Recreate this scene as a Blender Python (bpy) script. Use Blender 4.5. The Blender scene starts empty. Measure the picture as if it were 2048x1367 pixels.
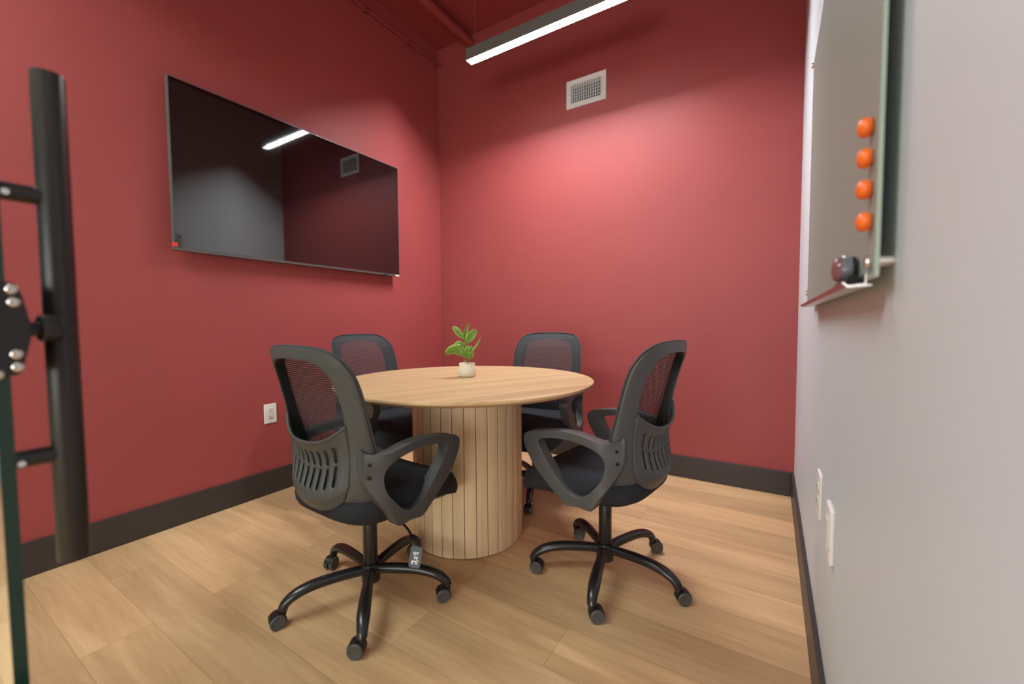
import bpy, bmesh, math, random
from mathutils import Vector, Matrix, Euler
PI = math.pi
R = math.radians
rng = random.Random(7)
scn = bpy.context.scene
COL = scn.collection

# ------------------------------------------------------------------ materials
def lin(r, g, b):
    def f(c):
        c /= 255.0
        return c / 12.92 if c <= 0.04045 else ((c + 0.055) / 1.055) ** 2.4
    return (f(r), f(g), f(b), 1.0)

class NT:
    def __init__(self, name):
        self.m = bpy.data.materials.new(name); self.m.use_nodes = True
        self.t = self.m.node_tree; self.n = self.t.nodes; self.l = self.t.links
        self.b = self.n['Principled BSDF']
    def add(self, typ, **kw):
        n = self.n.new(typ)
        for k, v in kw.items():
            if k.startswith('_'):
                n.inputs[k[1:].replace('_', ' ')].default_value = v
            else:
                setattr(n, k, v)
        return n
    def link(self, a, ao, b, bi):
        self.l.new(a.outputs[ao], b.inputs[bi])
    def set(self, **kw):
        for k, v in kw.items():
            self.b.inputs[k.replace('_', ' ')].default_value = v
        return self

def plain(name, col, rough=0.5, metal=0.0, bump=0.0, bscale=200.0, spec=0.5, var=0.0, coat=0.0):
    """solid colour with a faint procedural mottle and fine bump"""
    t = NT(name)
    t.set(Base_Color=col, Roughness=rough, Metallic=metal)
    t.b.inputs['Specular IOR Level'].default_value = spec
    t.b.inputs['Coat Weight'].default_value = coat
    tc = t.add('ShaderNodeTexCoord')
    nz = t.add('ShaderNodeTexNoise', _Scale=bscale, _Detail=3.0)
    t.link(tc, 'Object', nz, 'Vector')
    if bump:
        bp = t.add('ShaderNodeBump', _Strength=bump, _Distance=0.002)
        t.link(nz, 'Fac', bp, 'Height'); t.link(bp, 'Normal', t.b, 'Normal')
    if var:
        nv = t.add('ShaderNodeTexNoise', _Scale=2.5, _Detail=4.0)
        t.link(tc, 'Object', nv, 'Vector')
        mp = t.add('ShaderNodeMapRange', _From_Min=0.3, _From_Max=0.7, _To_Min=1.0 - var, _To_Max=1.0 + var)
        t.link(nv, 'Fac', mp, 'Value')
        mx = t.add('ShaderNodeMix', data_type='RGBA', blend_type='MULTIPLY')
        mx.inputs['Factor'].default_value = 1.0
        mx.inputs[6].default_value = col
        t.link(mp, 'Result', mx, 7)
        t.l.new(mx.outputs[2], t.b.inputs['Base Color'])
    return t.m

def wood_floor():
    t = NT('oak_plank_floor')
    tc = t.add('ShaderNodeTexCoord')
    mp = t.add('ShaderNodeMapping')
    mp.inputs['Location'].default_value = (0.45, 2.0 + 0.18 * 30, 0)
    t.link(tc, 'Object', mp, 'Vector')
    br = t.add('ShaderNodeTexBrick', offset=0.37, offset_frequency=2, squash=1.0)
    br.inputs['Color1'].default_value = (0, 0, 0, 1); br.inputs['Color2'].default_value = (1, 1, 1, 1)
    br.inputs['Mortar'].default_value = (0.5, 0.5, 0.5, 1)
    br.inputs['Scale'].default_value = 1.0
    br.inputs['Mortar Size'].default_value = 0.0006
    br.inputs['Mortar Smooth'].default_value = 0.1
    br.inputs['Brick Width'].default_value = 1.22
    br.inputs['Row Height'].default_value = 0.18
    t.link(mp, 'Vector', br, 'Vector')
    # each board shifts the grain by its own random value
    sc = t.add('ShaderNodeVectorMath', operation='SCALE'); sc.inputs['Scale'].default_value = 37.0
    t.link(br, 'Color', sc, 0)
    ad = t.add('ShaderNodeVectorMath', operation='ADD')
    t.link(mp, 'Vector', ad, 0); t.link(sc, 'Vector', ad, 1)
    st = t.add('ShaderNodeMapping'); st.inputs['Scale'].default_value = (1.1, 9.0, 1.0)
    t.link(ad, 'Vector', st, 'Vector')
    big = t.add('ShaderNodeTexNoise', _Scale=1.3, _Detail=3.0, _Roughness=0.55, _Distortion=0.4)
    t.link(st, 'Vector', big, 'Vector')
    st2 = t.add('ShaderNodeMapping'); st2.inputs['Scale'].default_value = (3.0, 95.0, 1.0)
    t.link(ad, 'Vector', st2, 'Vector')
    fine = t.add('ShaderNodeTexNoise', _Scale=1.0, _Detail=5.0, _Roughness=0.65)
    t.link(st2, 'Vector', fine, 'Vector')
    # cathedral figure
    wv = t.add('ShaderNodeTexWave', wave_type='BANDS', bands_direction='Y', _Scale=9.0, _Distortion=9.0, _Detail=2.0)
    wv.inputs['Detail Scale'].default_value = 0.9
    st3 = t.add('ShaderNodeMapping'); st3.inputs['Scale'].default_value = (0.45, 1.3, 1.0)
    t.link(ad, 'Vector', st3, 'Vector'); t.link(st3, 'Vector', wv, 'Vector')
    cr = t.add('ShaderNodeValToRGB')
    e = cr.color_ramp.elements
    e[0].position = 0.22; e[0].color = lin(186, 147, 109)
    e[1].position = 0.78; e[1].color = lin(224, 186, 143)
    m = cr.color_ramp.elements.new(0.5); m.color = lin(208, 167, 125)
    t.link(big, 'Fac', cr, 'Fac')
    def mul(a, ao, f, fo, lo, hi, mode='MULTIPLY'):
        r = t.add('ShaderNodeMapRange', _From_Min=0.25, _From_Max=0.75, _To_Min=lo, _To_Max=hi)
        t.link(f, fo, r, 'Value')
        x = t.add('ShaderNodeMix', data_type='RGBA', blend_type=mode); x.inputs['Factor'].default_value = 1.0
        t.l.new(a.outputs[ao], x.inputs[6]); t.link(r, 'Result', x, 7)
        return x
    x1 = mul(cr, 'Color', fine, 'Fac', 0.94, 1.05)
    x2 = mul(x1, 2, br, 'Color', 0.88, 1.08)
    x3 = mul(x2, 2, wv, 'Fac', 0.975, 1.015)
    # seam between boards
    x4 = t.add('ShaderNodeMix', data_type='RGBA', blend_type='MIX')
    t.link(br, 'Fac', x4, 'Factor'); t.l.new(x3.outputs[2], x4.inputs[6]); x4.inputs[7].default_value = lin(150, 112, 78)
    t.l.new(x4.outputs[2], t.b.inputs['Base Color'])
    rr = t.add('ShaderNodeMapRange', _To_Min=0.42, _To_Max=0.56); t.link(fine, 'Fac', rr, 'Value'); t.link(rr, 'Result', t.b, 'Roughness')
    t.b.inputs['Specular IOR Level'].default_value = 0.35
    bp = t.add('ShaderNodeBump', _Strength=0.12, _Distance=0.002); t.link(fine, 'Fac', bp, 'Height'); t.link(bp, 'Normal', t.b, 'Normal')
    return t.m

def wood_straight(name, dark, mid, light, rot=0.0, axis='X', scale=(1.2, 30.0, 30.0), rough=0.45, slat=0):
    t = NT(name)
    tc = t.add('ShaderNodeTexCoord')
    mp = t.add('ShaderNodeMapping'); mp.vector_type = 'POINT'
    mp.inputs['Rotation'].default_value = (0, 0, -rot)
    t.link(tc, 'Object', mp, 'Vector')
    src = mp
    if slat:
        # every slat draws its own random shade from its place round the drum
        sep = t.add('ShaderNodeSeparateXYZ'); t.link(tc, 'Object', sep, 'Vector')
        at = t.add('ShaderNodeMath', operation='ARCTAN2'); t.link(sep, 'Y', at, 0); t.link(sep, 'X', at, 1)
        dv = t.add('ShaderNodeMath', operation='DIVIDE'); t.link(at, 'Value', dv, 0); dv.inputs[1].default_value = 2 * PI / slat
        fl = t.add('ShaderNodeMath', operation='FLOOR'); t.link(dv, 'Value', fl, 0)
        wn = t.add('ShaderNodeTexWhiteNoise', noise_dimensions='1D'); t.link(fl, 'Value', wn, 'W')
        sc = t.add('ShaderNodeVectorMath', operation='SCALE'); sc.inputs['Scale'].default_value = 20.0
        t.link(wn, 'Color', sc, 0)
        ad = t.add('ShaderNodeVectorMath', operation='ADD'); t.link(mp, 'Vector', ad, 0); t.link(sc, 'Vector', ad, 1)
        src = ad
    s1 = t.add('ShaderNodeMapping'); s1.inputs['Scale'].default_value = scale; t.link(src, 'Vector', s1, 'Vector')
    n1 = t.add('ShaderNodeTexNoise', _Scale=0.35, _Detail=4.0, _Roughness=0.6, _Distortion=0.6); t.link(s1, 'Vector', n1, 'Vector')
    s2 = t.add('ShaderNodeMapping'); s2.inputs['Scale'].default_value = tuple(c * (2.2 if c < 5 else 7.0) for c in scale); t.link(src, 'Vector', s2, 'Vector')
    n2 = t.add('ShaderNodeTexNoise', _Scale=0.8, _Detail=4.0, _Roughness=0.7); t.link(s2, 'Vector', n2, 'Vector')
    cr = t.add('ShaderNodeValToRGB'); e = cr.color_ramp.elements
    e[0].position = 0.28; e[0].color = dark; e[1].position = 0.74; e[1].color = light
    k = e.new(0.5); k.color = mid
    t.link(n1, 'Fac', cr, 'Fac')
    r = t.add('ShaderNodeMapRange', _From_Min=0.25, _From_Max=0.75, _To_Min=0.86, _To_Max=1.08); t.link(n2, 'Fac', r, 'Value')
    x = t.add('ShaderNodeMix', data_type='RGBA', blend_type='MULTIPLY'); x.inputs['Factor'].default_value = 1.0
    t.link(cr, 'Color', x, 6); t.link(r, 'Result', x, 7)
    out = x
    if slat:
        r2 = t.add('ShaderNodeMapRange', _To_Min=0.86, _To_Max=1.08); t.link(wn, 'Value', r2, 'Value')
        x2 = t.add('ShaderNodeMix', data_type='RGBA', blend_type='MULTIPLY'); x2.inputs['Factor'].default_value = 1.0
        t.l.new(x.outputs[2], x2.inputs[6]); t.link(r2, 'Result', x2, 7); out = x2
    t.l.new(out.outputs[2], t.b.inputs['Base Color'])
    t.b.inputs['Roughness'].default_value = rough
    t.b.inputs['Specular IOR Level'].default_value = 0.4
    bp = t.add('ShaderNodeBump', _Strength=0.1, _Distance=0.001); t.link(n2, 'Fac', bp, 'Height'); t.link(bp, 'Normal', t.b, 'Normal')
    return t.m

def clear_glass(name, tint, edge_boost=1.0):
    t = NT(name)
    t.n.remove(t.b)
    out = t.n['Material Output']
    tr = t.add('ShaderNodeBsdfTransparent'); tr.inputs['Color'].default_value = tint
    gl = t.add('ShaderNodeBsdfGlossy'); gl.inputs['Roughness'].default_value = 0.02
    gl.inputs['Color'].default_value = (0.95, 1.0, 0.97, 1)
    # a pane: leaving the glass reflects as weakly as entering it
    ge = t.add('ShaderNodeNewGeometry')
    ior = t.add('ShaderNodeMapRange', _To_Min=1.5, _To_Max=1 / 1.5); t.link(ge, 'Backfacing', ior, 'Value')
    fr = t.add('ShaderNodeFresnel'); t.link(ior, 'Result', fr, 'IOR')
    mx = t.add('ShaderNodeMixShader')
    t.link(fr, 'Fac', mx, 'Fac'); t.link(tr, 'BSDF', mx, 1); t.link(gl, 'BSDF', mx, 2)
    t.link(mx, 'Shader', out, 'Surface')
    return t.m

def emitter(name, col, strength):
    t = NT(name)
    t.b.inputs['Base Color'].default_value = (0.9, 0.9, 0.9, 1)
    t.b.inputs['Emission Color'].default_value = col
    t.b.inputs['Emission Strength'].default_value = strength
    return t.m

def leaf_mat():
    t = NT('variegated_leaf')
    uv = t.add('ShaderNodeUVMap')
    sp = t.add('ShaderNodeSeparateXYZ'); t.link(uv, 'UV', sp, 'Vector')
    ab = t.add('ShaderNodeMath', operation='ABSOLUTE')
    sb = t.add('ShaderNodeMath', operation='SUBTRACT'); t.link(sp, 'X', sb, 0); sb.inputs[1].default_value = 0.5
    t.link(sb, 'Value', ab, 0)
    nz = t.add('ShaderNodeTexNoise', _Scale=7.0, _Detail=3.0); t.link(uv, 'UV', nz, 'Vector')
    ma = t.add('ShaderNodeMath', operation='MULTIPLY_ADD'); t.link(nz, 'Fac', ma, 0); ma.inputs[1].default_value = 0.22
    t.link(ab, 'Value', ma, 2)
    cr = t.add('ShaderNodeValToRGB'); e = cr.color_ramp.elements
    e[0].position = 0.1; e[0].color = lin(150, 180, 76)
    e[1].position = 0.66; e[1].color = lin(222, 218, 150)
    for p, c in ((0.17, lin(92, 138, 52)), (0.46, lin(118, 156, 62)), (0.58, lin(172, 192, 96))):
        k = e.new(p); k.color = c
    t.link(ma, 'Value', cr, 'Fac'); t.link(cr, 'Color', t.b, 'Base Color')
    t.b.inputs['Roughness'].default_value = 0.42
    t.b.inputs['Subsurface Weight'].default_value = 0.15
    t.b.inputs['Subsurface Radius'].default_value = (0.004, 0.006, 0.002)
    return t.m

M = {}
M['red'] = plain('red_wall_paint', lin(160, 71, 71), 0.54, bump=0.05, bscale=420, var=0.03, spec=0.42)
M['white_wall'] = plain('pale_grey_wall_paint', lin(206, 213, 217), 0.5, bump=0.04, bscale=420, var=0.015)
M['red_ceiling'] = plain('red_ceiling_paint', lin(146, 58, 58), 0.6, bump=0.08, bscale=200)
M['base'] = plain('charcoal_baseboard', lin(58, 52, 52), 0.42, bump=0.02)
M['floor'] = wood_floor()
M['top'] = wood_straight('ash_table_top', lin(168, 131, 95), lin(200, 163, 121), lin(217, 183, 143), rot=R(65), scale=(1.0, 26.0, 26.0))
M['slat'] = wood_straight('oak_slat', lin(212, 176, 138), lin(232, 198, 158), lin(242, 212, 175), scale=(26.0, 26.0, 1.1), slat=32, rough=0.5)
M['groove'] = plain('groove_shadow_wood', lin(92, 64, 42), 0.8)
M['plastic'] = plain('charcoal_plastic', lin(70, 69, 69), 0.46, bump=0.06, bscale=900)
M['plastic_d'] = plain('black_plastic', lin(26, 26, 27), 0.4, bump=0.04, bscale=700)
M['metal_blk'] = plain('black_powder_coat', lin(30, 29, 30), 0.27, bump=0.02, bscale=900, spec=0.6)
M['fabric'] = plain('black_seat_fabric', lin(36, 37, 42), 0.85, bump=0.5, bscale=900, spec=0.3)
M['mesh'] = plain('black_mesh_thread', lin(56, 57, 61), 0.75, bump=0.1)
M['hole'] = plain('dark_recess', lin(8, 8, 8), 0.8)
M['tv_screen'] = plain('glossy_screen', lin(9, 8, 10), 0.03, spec=0.5); M['tv_screen'].node_tree.nodes['Principled BSDF'].inputs['IOR'].default_value = 2.05
M['tv_bezel'] = plain('dark_grey_bezel', lin(98, 95, 95), 0.35, metal=0.3)
M['tv_back'] = plain('black_tv_back', lin(20, 20, 21), 0.5)
M['sticker_r'] = plain('red_sticker', lin(225, 60, 55), 0.4)
M['sticker_w'] = plain('white_sticker', lin(235, 232, 228), 0.45)
M['grille'] = plain('white_enamel', lin(240, 242, 243), 0.35)
M['duct'] = plain('dark_duct_interior', lin(20, 20, 22), 0.7)
M['plate'] = plain('white_plastic_plate', lin(232, 228, 222), 0.35)
M['plate_i'] = plain('ivory_socket_face', lin(214, 208, 202), 0.4)
M['chrome'] = plain('polished_chrome', (0.75, 0.74, 0.72, 1), 0.14, metal=1.0)
M['steel'] = plain('brushed_steel', (0.62, 0.59, 0.55, 1), 0.32, metal=1.0)
M['orange'] = plain('orange_magnet_plastic', lin(250, 116, 40), 0.35)
M['board'] = plain('etched_glass', lin(196, 196, 190), 0.42, spec=0.4)
def frosted(m, k):
    """let part of the light soak through an etched glass sheet"""
    t = m.node_tree; b = t.nodes['Principled BSDF']; o = t.nodes['Material Output']
    tr = t.nodes.new('ShaderNodeBsdfTranslucent'); tr.inputs['Color'].default_value = lin(215, 226, 219)
    mx = t.nodes.new('ShaderNodeMixShader'); mx.inputs['Fac'].default_value = k
    t.links.new(b.outputs[0], mx.inputs[1]); t.links.new(tr.outputs[0], mx.inputs[2]); t.links.new(mx.outputs[0], o.inputs['Surface'])
frosted(M['board'], 0.45)
M['board_edge'] = plain('pale_green_glass_edge', lin(160, 178, 164), 0.15)
M['puck_face'] = plain('clear_plastic_red_reflection', lin(128, 84, 88), 0.08)  # clear cap, with the red wall's reflection put into its colour
M['puck_body'] = plain('slate_grey_plastic', lin(104, 110, 116), 0.3)
M['glass'] = clear_glass('door_glass', (0.90, 0.965, 0.93, 1))
M['glass_edge'] = plain('deep_green_glass_edge', lin(16, 52, 38), 0.12)
M['handle'] = plain('matt_black_handle', lin(34, 32, 33), 0.34, bump=0.02)
M['pot'] = plain('cream_ceramic', lin(232, 226, 206), 0.5, bump=0.04, bscale=300)
M['soil'] = plain('potting_soil', lin(52, 40, 30), 0.9, bump=0.8, bscale=300)
M['stem'] = plain('green_stem', lin(96, 128, 52), 0.5)
M['leaf'] = leaf_mat()
M['lens'] = emitter('lit_diffuser', (0.97, 1.0, 1.02, 1), 300.0)
M['fixture'] = plain('grey_aluminium', lin(120, 124, 122), 0.4, metal=0.2)
M['wire'] = plain('steel_wire', lin(150, 120, 115), 0.4, metal=0.5)
M['tag_dark'] = plain('slate_tag_card', lin(78, 90, 100), 0.45)
M['hall'] = plain('hall_white_paint', lin(222, 218, 208), 0.6)

# ------------------------------------------------------------------ mesh helpers
def link(name, bm, mat, parent=None, smooth=None, loc=None, rot=None):
    """one bmesh -> one linked mesh object. mat may be a list (face material_index)"""
    bmesh.ops.recalc_face_normals(bm, faces=bm.faces)
    me = bpy.data.meshes.new(name)
    bm.to_mesh(me); bm.free()
    for m in (mat if isinstance(mat, (list, tuple)) else [mat]):
        me.materials.append(M[m])
    if smooth is not None:
        for p in me.polygons: p.use_smooth = True
        me.set_sharp_from_angle(angle=R(smooth))
    o = bpy.data.objects.new(name, me); COL.objects.link(o)
    if parent: o.parent = parent
    if loc is not None: o.location = loc
    if rot is not None: o.rotation_euler = rot
    return o

def thing(name, label, cat, loc=(0, 0, 0), rz=0.0, group=None):
    o = bpy.data.objects.new(name, None); COL.objects.link(o)
    o.empty_display_size = 0.1
    o.location = loc; o.rotation_euler = (0, 0, rz)
    o['label'] = label; o['category'] = cat
    if group: o['group'] = group
    return o

def tag(o, label, cat, group=None):
    o['label'] = label; o['category'] = cat
    if group: o['group'] = group
    return o

def struct(o):
    o['kind'] = 'structure'; return o

def box(bm, a, b, bev=0.0, seg=2, mi=0):
    a, b = Vector(a), Vector(b)
    c = (a + b) / 2; s = b - a
    r = bmesh.ops.create_cube(bm, size=1.0, matrix=Matrix.Translation(c) @ Matrix.Diagonal((abs(s.x), abs(s.y), abs(s.z), 1)))
    vs = r['verts']
    fs = list({f for v in vs for f in v.link_faces})
    for f in fs: f.material_index = mi
    if bev:
        es = list({e for v in vs for e in v.link_edges})
        rb = bmesh.ops.bevel(bm, geom=es, offset=bev, segments=seg, profile=0.6, affect='EDGES', clamp_overlap=True)
        for f in rb['faces']: f.material_index = mi

def cyl(bm, p0, p1, r, n=24, r2=None, bev=0.0, mi=0, caps=True):
    p0, p1 = Vector(p0), Vector(p1)
    d = p1 - p0; L = d.length
    q = Vector((0, 0, 1)).rotation_difference(d.normalized()).to_matrix().to_4x4()
    res = bmesh.ops.create_cone(bm, cap_ends=caps, cap_tris=False, segments=n, radius1=r, radius2=r if r2 is None else r2, depth=L,
                                matrix=Matrix.Translation((p0 + p1) / 2) @ q)
    vs = res['verts']
    for f in {f for v in vs for f in v.link_faces}: f.material_index = mi
    if bev:
        es = [e for e in {e for v in vs for e in v.link_edges} if any(len(f.verts) > 4 for f in e.link_faces)]
        rb = bmesh.ops.bevel(bm, geom=es, offset=bev, segments=2, profile=0.6, affect='EDGES')
        for f in rb['faces']: f.material_index = mi

def tube(bm, pts, rad, n=12, caps=True, flat=None, up=(0, 0, 1), closed=False, mi=0):
    """sweep a circle (or an ellipse, flat=(side,up) factors per point) along pts"""
    pts = [Vector(p) for p in pts]; N = len(pts)
    if not hasattr(rad, '__len__'): rad = [rad] * N
    rings = []
    upv = Vector(up)
    for i, p in enumerate(pts):
        if closed: t = pts[(i + 1) % N] - pts[i - 1]
        else: t = pts[min(i + 1, N - 1)] - pts[max(i - 1, 0)]
        t.normalize()
        s = t.cross(upv)
        if s.length < 1e-4: s = t.cross(Vector((0, 1, 0)))
        s.normalize(); u = s.cross(t).normalized()
        fs, fu = flat[i] if flat else (1, 1)
        rings.append([bm.verts.new(p + s * (rad[i] * fs * math.cos(a)) + u * (rad[i] * fu * math.sin(a))) for a in (2 * PI * k / n for k in range(n))])
    m = N if closed else N - 1
    for i in range(m):
        A, B = rings[i], rings[(i + 1) % N]
        for k in range(n):
            f = bm.faces.new((A[k], A[(k + 1) % n], B[(k + 1) % n], B[k])); f.material_index = mi
    if caps and not closed:
        bm.faces.new(rings[0][::-1]).material_index = mi; bm.faces.new(rings[-1]).material_index = mi

def lathe(bm, prof, n=48, c=(0, 0, 0), mi=0, cap0=True, cap1=True):
    rings = [[bm.verts.new((c[0] + r * math.cos(2 * PI * k / n), c[1] + r * math.sin(2 * PI * k / n), c[2] + z)) for k in range(n)] for r, z in prof]
    for A, B in zip(rings, rings[1:]):
        for k in range(n):
            bm.faces.new((A[k], A[(k + 1) % n], B[(k + 1) % n], B[k])).material_index = mi
    if cap0: bm.faces.new(rings[0][::-1]).material_index = mi
    if cap1: bm.faces.new(rings[-1]).material_index = mi

def loft(bm, rings, cap0=True, cap1=True, closed=True, mi=0):
    V = [[bm.verts.new(p) for p in r] for r in rings]
    n = len(V[0])
    for A, B in zip(V, V[1:]):
        for k in range(n if closed else n - 1):
            bm.faces.new((A[k], A[(k + 1) % n], B[(k + 1) % n], B[k])).material_index = mi
    if cap0: bm.faces.new(V[0][::-1]).material_index = mi
    if cap1: bm.faces.new(V[-1]).material_index = mi
    return V

def smooth_path(pts, k=4, closed=False):
    """Catmull-Rom through pts"""
    P = [Vector(p) for p in pts]; N = len(P); out = []
    rngi = range(N) if closed else range(N - 1)
    for i in rngi:
        if closed: a, b, c, d = P[i - 1], P[i], P[(i + 1) % N], P[(i + 2) % N]
        else: a, b, c, d = P[max(i - 1, 0)], P[i], P[i + 1], P[min(i + 2, N - 1)]
        for j in range(k):
            t = j / k
            out.append(0.5 * ((2 * b) + (c - a) * t + (2 * a - 5 * b + 4 * c - d) * t * t + (3 * b - a - 3 * c + d) * t ** 3))
    if not closed: out.append(P[-1])
    return out

def sinterp(x, xs, ys):
    """interp() averaged over a small window, so that the curve has no kinks"""
    return sum(interp(x + d * 0.07, xs, ys) for d in (-1.5, -1, -.5, 0, .5, 1, 1.5)) / 7
def interp(x, xs, ys):
    if x <= xs[0]: return ys[0]
    for i in range(1, len(xs)):
        if x <= xs[i]:
            t = (x - xs[i - 1]) / (xs[i] - xs[i - 1]); return ys[i - 1] + t * (ys[i] - ys[i - 1])
    return ys[-1]

# ------------------------------------------------------------------ room
W = 2.676          # width: left wall x=0, right wall x=W, back wall y=0
H = 3.42           # exposed painted ceiling
YF = -2.784        # glass front
YH = -7.0          # far side of the hall
BH = 0.142
VX, VZ, VW, VH = 1.241, 2.574, 0.298, 0.196   # air grille on the back wall

bm = bmesh.new(); box(bm, (-0.12, YH - 0.1, -0.05), (W + 0.12, 0.12, 0)); struct(link('floor', bm, 'floor'))
bm = bmesh.new(); box(bm, (-0.12, YF, H), (W + 0.12, 0.12, H + 0.06)); struct(link('ceiling', bm, 'red_ceiling'))
bm = bmesh.new(); box(bm, (-0.12, YF - 0.05, 0), (0, 0.12, H)); struct(link('wall_left', bm, 'red'))
bm = bmesh.new(); box(bm, (W, YF - 0.05, 0), (W + 0.12, 0.12, H)); struct(link('wall_right', bm, 'white_wall'))
# back wall with the duct opening behind the grille
bm = bmesh.new()
hx0, hx1, hz0, hz1 = VX + 0.03, VX + VW - 0.03, VZ + 0.03, VZ + VH - 0.03
xs, zs = [0, hx0, hx1, W], [0, hz0, hz1, H]
for yy in (0.0, 0.12):
    g = [[bm.verts.new((x, yy, z)) for z in zs] for x in xs]
    for i in range(3):
        for j in range(3):
            if i == 1 and j == 1: continue
            bm.faces.new((g[i][j], g[i + 1][j], g[i + 1][j + 1], g[i][j + 1]))
bm.verts.ensure_lookup_table()
for (a, b) in (((hx0, hz0), (hx1, hz0)), ((hx1, hz0), (hx1, hz1)), ((hx1, hz1), (hx0, hz1)), ((hx0, hz1), (hx0, hz0))):
    bm.faces.new([bm.verts.new(p) for p in ((a[0], 0, a[1]), (b[0], 0, b[1]), (b[0], 0.12, b[1]), (a[0], 0.12, a[1]))])
bmesh.ops.remove_doubles(bm, verts=bm.verts, dist=1e-5)
struct(link('wall_back', bm, 'red'))
# baseboards
bm = bmesh.new(); box(bm, (0, YF + 0.02, 0), (0.014, 0, BH), 0.003); struct(link('baseboard_left', bm, 'base'))
bm = bmesh.new(); box(bm, (0.014, -0.014, 0), (W - 0.014, 0, BH), 0.003); struct(link('baseboard_back', bm, 'base'))
bm = bmesh.new(); box(bm, (W - 0.014, YF + 0.02, 0), (W, 0, BH), 0.003); struct(link('baseboard_right', bm, 'base'))
# wall above the glass front, hall beyond
ZT = 2.80
bm = bmesh.new(); box(bm, (0, YF - 0.05, ZT), (W, YF + 0.05, H)); struct(link('wall_front', bm, 'white_wall'))
bm = bmesh.new(); box(bm, (-1.6, YH - 0.1, 0), (W + 3.2, YH, 2.95)); struct(link('wall_hall', bm, 'hall'))
bm = bmesh.new(); box(bm, (-1.6, YH - 0.1, 2.95), (W + 3.2, YF - 0.05, 3.01)); struct(link('ceiling_hall', bm, 'hall'))
bm = bmesh.new(); box(bm, (-1.6, YH, -0.05), (-0.12, YF - 0.05, 0)); box(bm, (W + 0.12, YH, -0.05), (W + 3.2, YF - 0.05, 0)); struct(link('floor_hall', bm, 'floor'))
bm = bmesh.new(); box(bm, (-1.6, YF - 0.05, 0), (-0.12, YF + 0.05, 2.95)); box(bm, (W + 0.12, YF - 0.05, 0), (W + 3.2, YF + 0.05, 2.95)); struct(link('wall_hall_near', bm, 'hall'))

# glass: fixed side light and the sliding door leaf (edge towards the camera)
XE = 1.816
def pane(x0, x1, z0, z1, t=0.012):
    bm = bmesh.new(); box(bm, (x0, YF - t / 2, z0), (x1, YF + t / 2, z1))
    for f in bm.faces: f.material_index = 0 if abs(f.normal.y) > 0.5 else 1
    return bm
door = bpy.data.objects.new('door_1', None); COL.objects.link(door); struct(door); door.location = (XE, YF, 0)
p = link('glass_panel', pane(0.86, XE, 0.012, ZT - 0.02), ['glass', 'glass_edge'], door); p.location = (-XE, -YF, 0)
win = link('window_1', pane(0.0, 0.85, 0.012, ZT), ['glass', 'glass_edge']); struct(win)
bm = bmesh.new(); box(bm, (0, YF - 0.02, 0.0), (0.85, YF + 0.02, 0.012)); struct(link('trim_1', bm, 'handle'))
bm = bmesh.new(); box(bm, (0, YF - 0.03, ZT - 0.02), (W, YF + 0.03, ZT + 0.01), 0.003); struct(link('trim_2', bm, 'handle'))

# ladder pull handle + lock block: parts of the door leaf (coordinates relative to its base)
def D(x, y, z): return (x - XE, y - YF, z)
BX, BY = 1.791, -2.7315
hb = bmesh.new()
cyl(hb, D(BX, BY, 0.722), D(BX, BY, 1.326), 0.0152, 32, bev=0.002)
handle = link('pull_handle', hb, 'handle', door, 40)
for z in (0.861, 1.176):
    b2 = bmesh.new(); cyl(b2, D(BX, BY, z), D(BX, YF + 0.006, z), 0.0105, 24)
    link('handle_post', b2, 'handle', handle, 40)
    b2 = bmesh.new(); cyl(b2, D(BX + 0.0095, YF + 0.012, z - 0.003), D(BX + 0.0125, YF + 0.012, z - 0.003), 0.0035, 14)
    link('set_screw', b2, 'chrome', handle, 40)
lb = bmesh.new()
pr = [(0.964, -0.020), (0.964, 0.012), (0.972, 0.0165), (0.995, 0.0185), (1.006, 0.023), (1.026, 0.023), (1.037, 0.0185), (1.060, 0.0165), (1.069, 0.011), (1.069, -0.020)]
loft(lb, [[D(x, YF + y, z) for z, y in pr] for x in (XE - 0.085, XE + 0.006)])
bmesh.ops.bevel(lb, geom=lb.edges[:], offset=0.0018, segments=2, affect='EDGES')
lock = link('lock_block', lb, 'plastic_d', door, 40)
for (y, z) in ((0.0098, 1.0612), (0.0108, 1.0468), (0.0108, 0.9880), (0.0112, 0.9735), (-0.004, 1.0690), (-0.004, 0.9660)):
    b2 = bmesh.new(); r = bmesh.ops.create_uvsphere(b2, u_segments=16, v_segments=8, radius=0.0056, matrix=Matrix.Translation(D(XE + 0.006, YF + y, z)) @ Matrix.Diagonal((0.55, 1, 1, 1)))
    link('lock_screw', b2, 'chrome', lock, 60)
b2 = bmesh.new(); cyl(b2, D(XE - 0.008, YF + 0.018, 1.016), D(XE - 0.012, YF + 0.034, 1.016), 0.0085, 20)
link('lock_spindle', b2, 'plastic_d', lock, 40)
b2 = bmesh.new(); cyl(b2, D(XE - 0.012, YF + 0.031, 1.017), D(XE - 0.014, YF + 0.050, 1.017), 0.0165, 8, bev=0.003)
link('lock_knob', b2, 'handle', lock, 30)

# painted services near the ceiling
bm = bmesh.new(); cyl(bm, (0.028, YF + 0.06, 3.255), (0.028, 0.0, 3.283), 0.011, 14)
co = link('conduit', bm, 'red_ceiling', None, 40); tag(co, 'thin red painted conduit running along the top of the left wall', 'conduit')
for y in (-0.81, -0.40, -1.25, -1.9):
    z = 3.283 + y * 0.0102
    b2 = bmesh.new(); box(b2, (0.0, y - 0.009, z - 0.017), (0.042, y + 0.009, z + 0.017), 0.003); link('conduit_clip', b2, 'red_ceiling', co)
bm = bmesh.new(); cyl(bm, (0.375, YF + 0.06, 3.345), (0.375, 0.0, 3.345), 0.036, 24)
tag(link('sprinkler_pipe', bm, 'red_ceiling', None, 40), 'thick red painted pipe running under the ceiling into the back wall', 'pipe')

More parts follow.
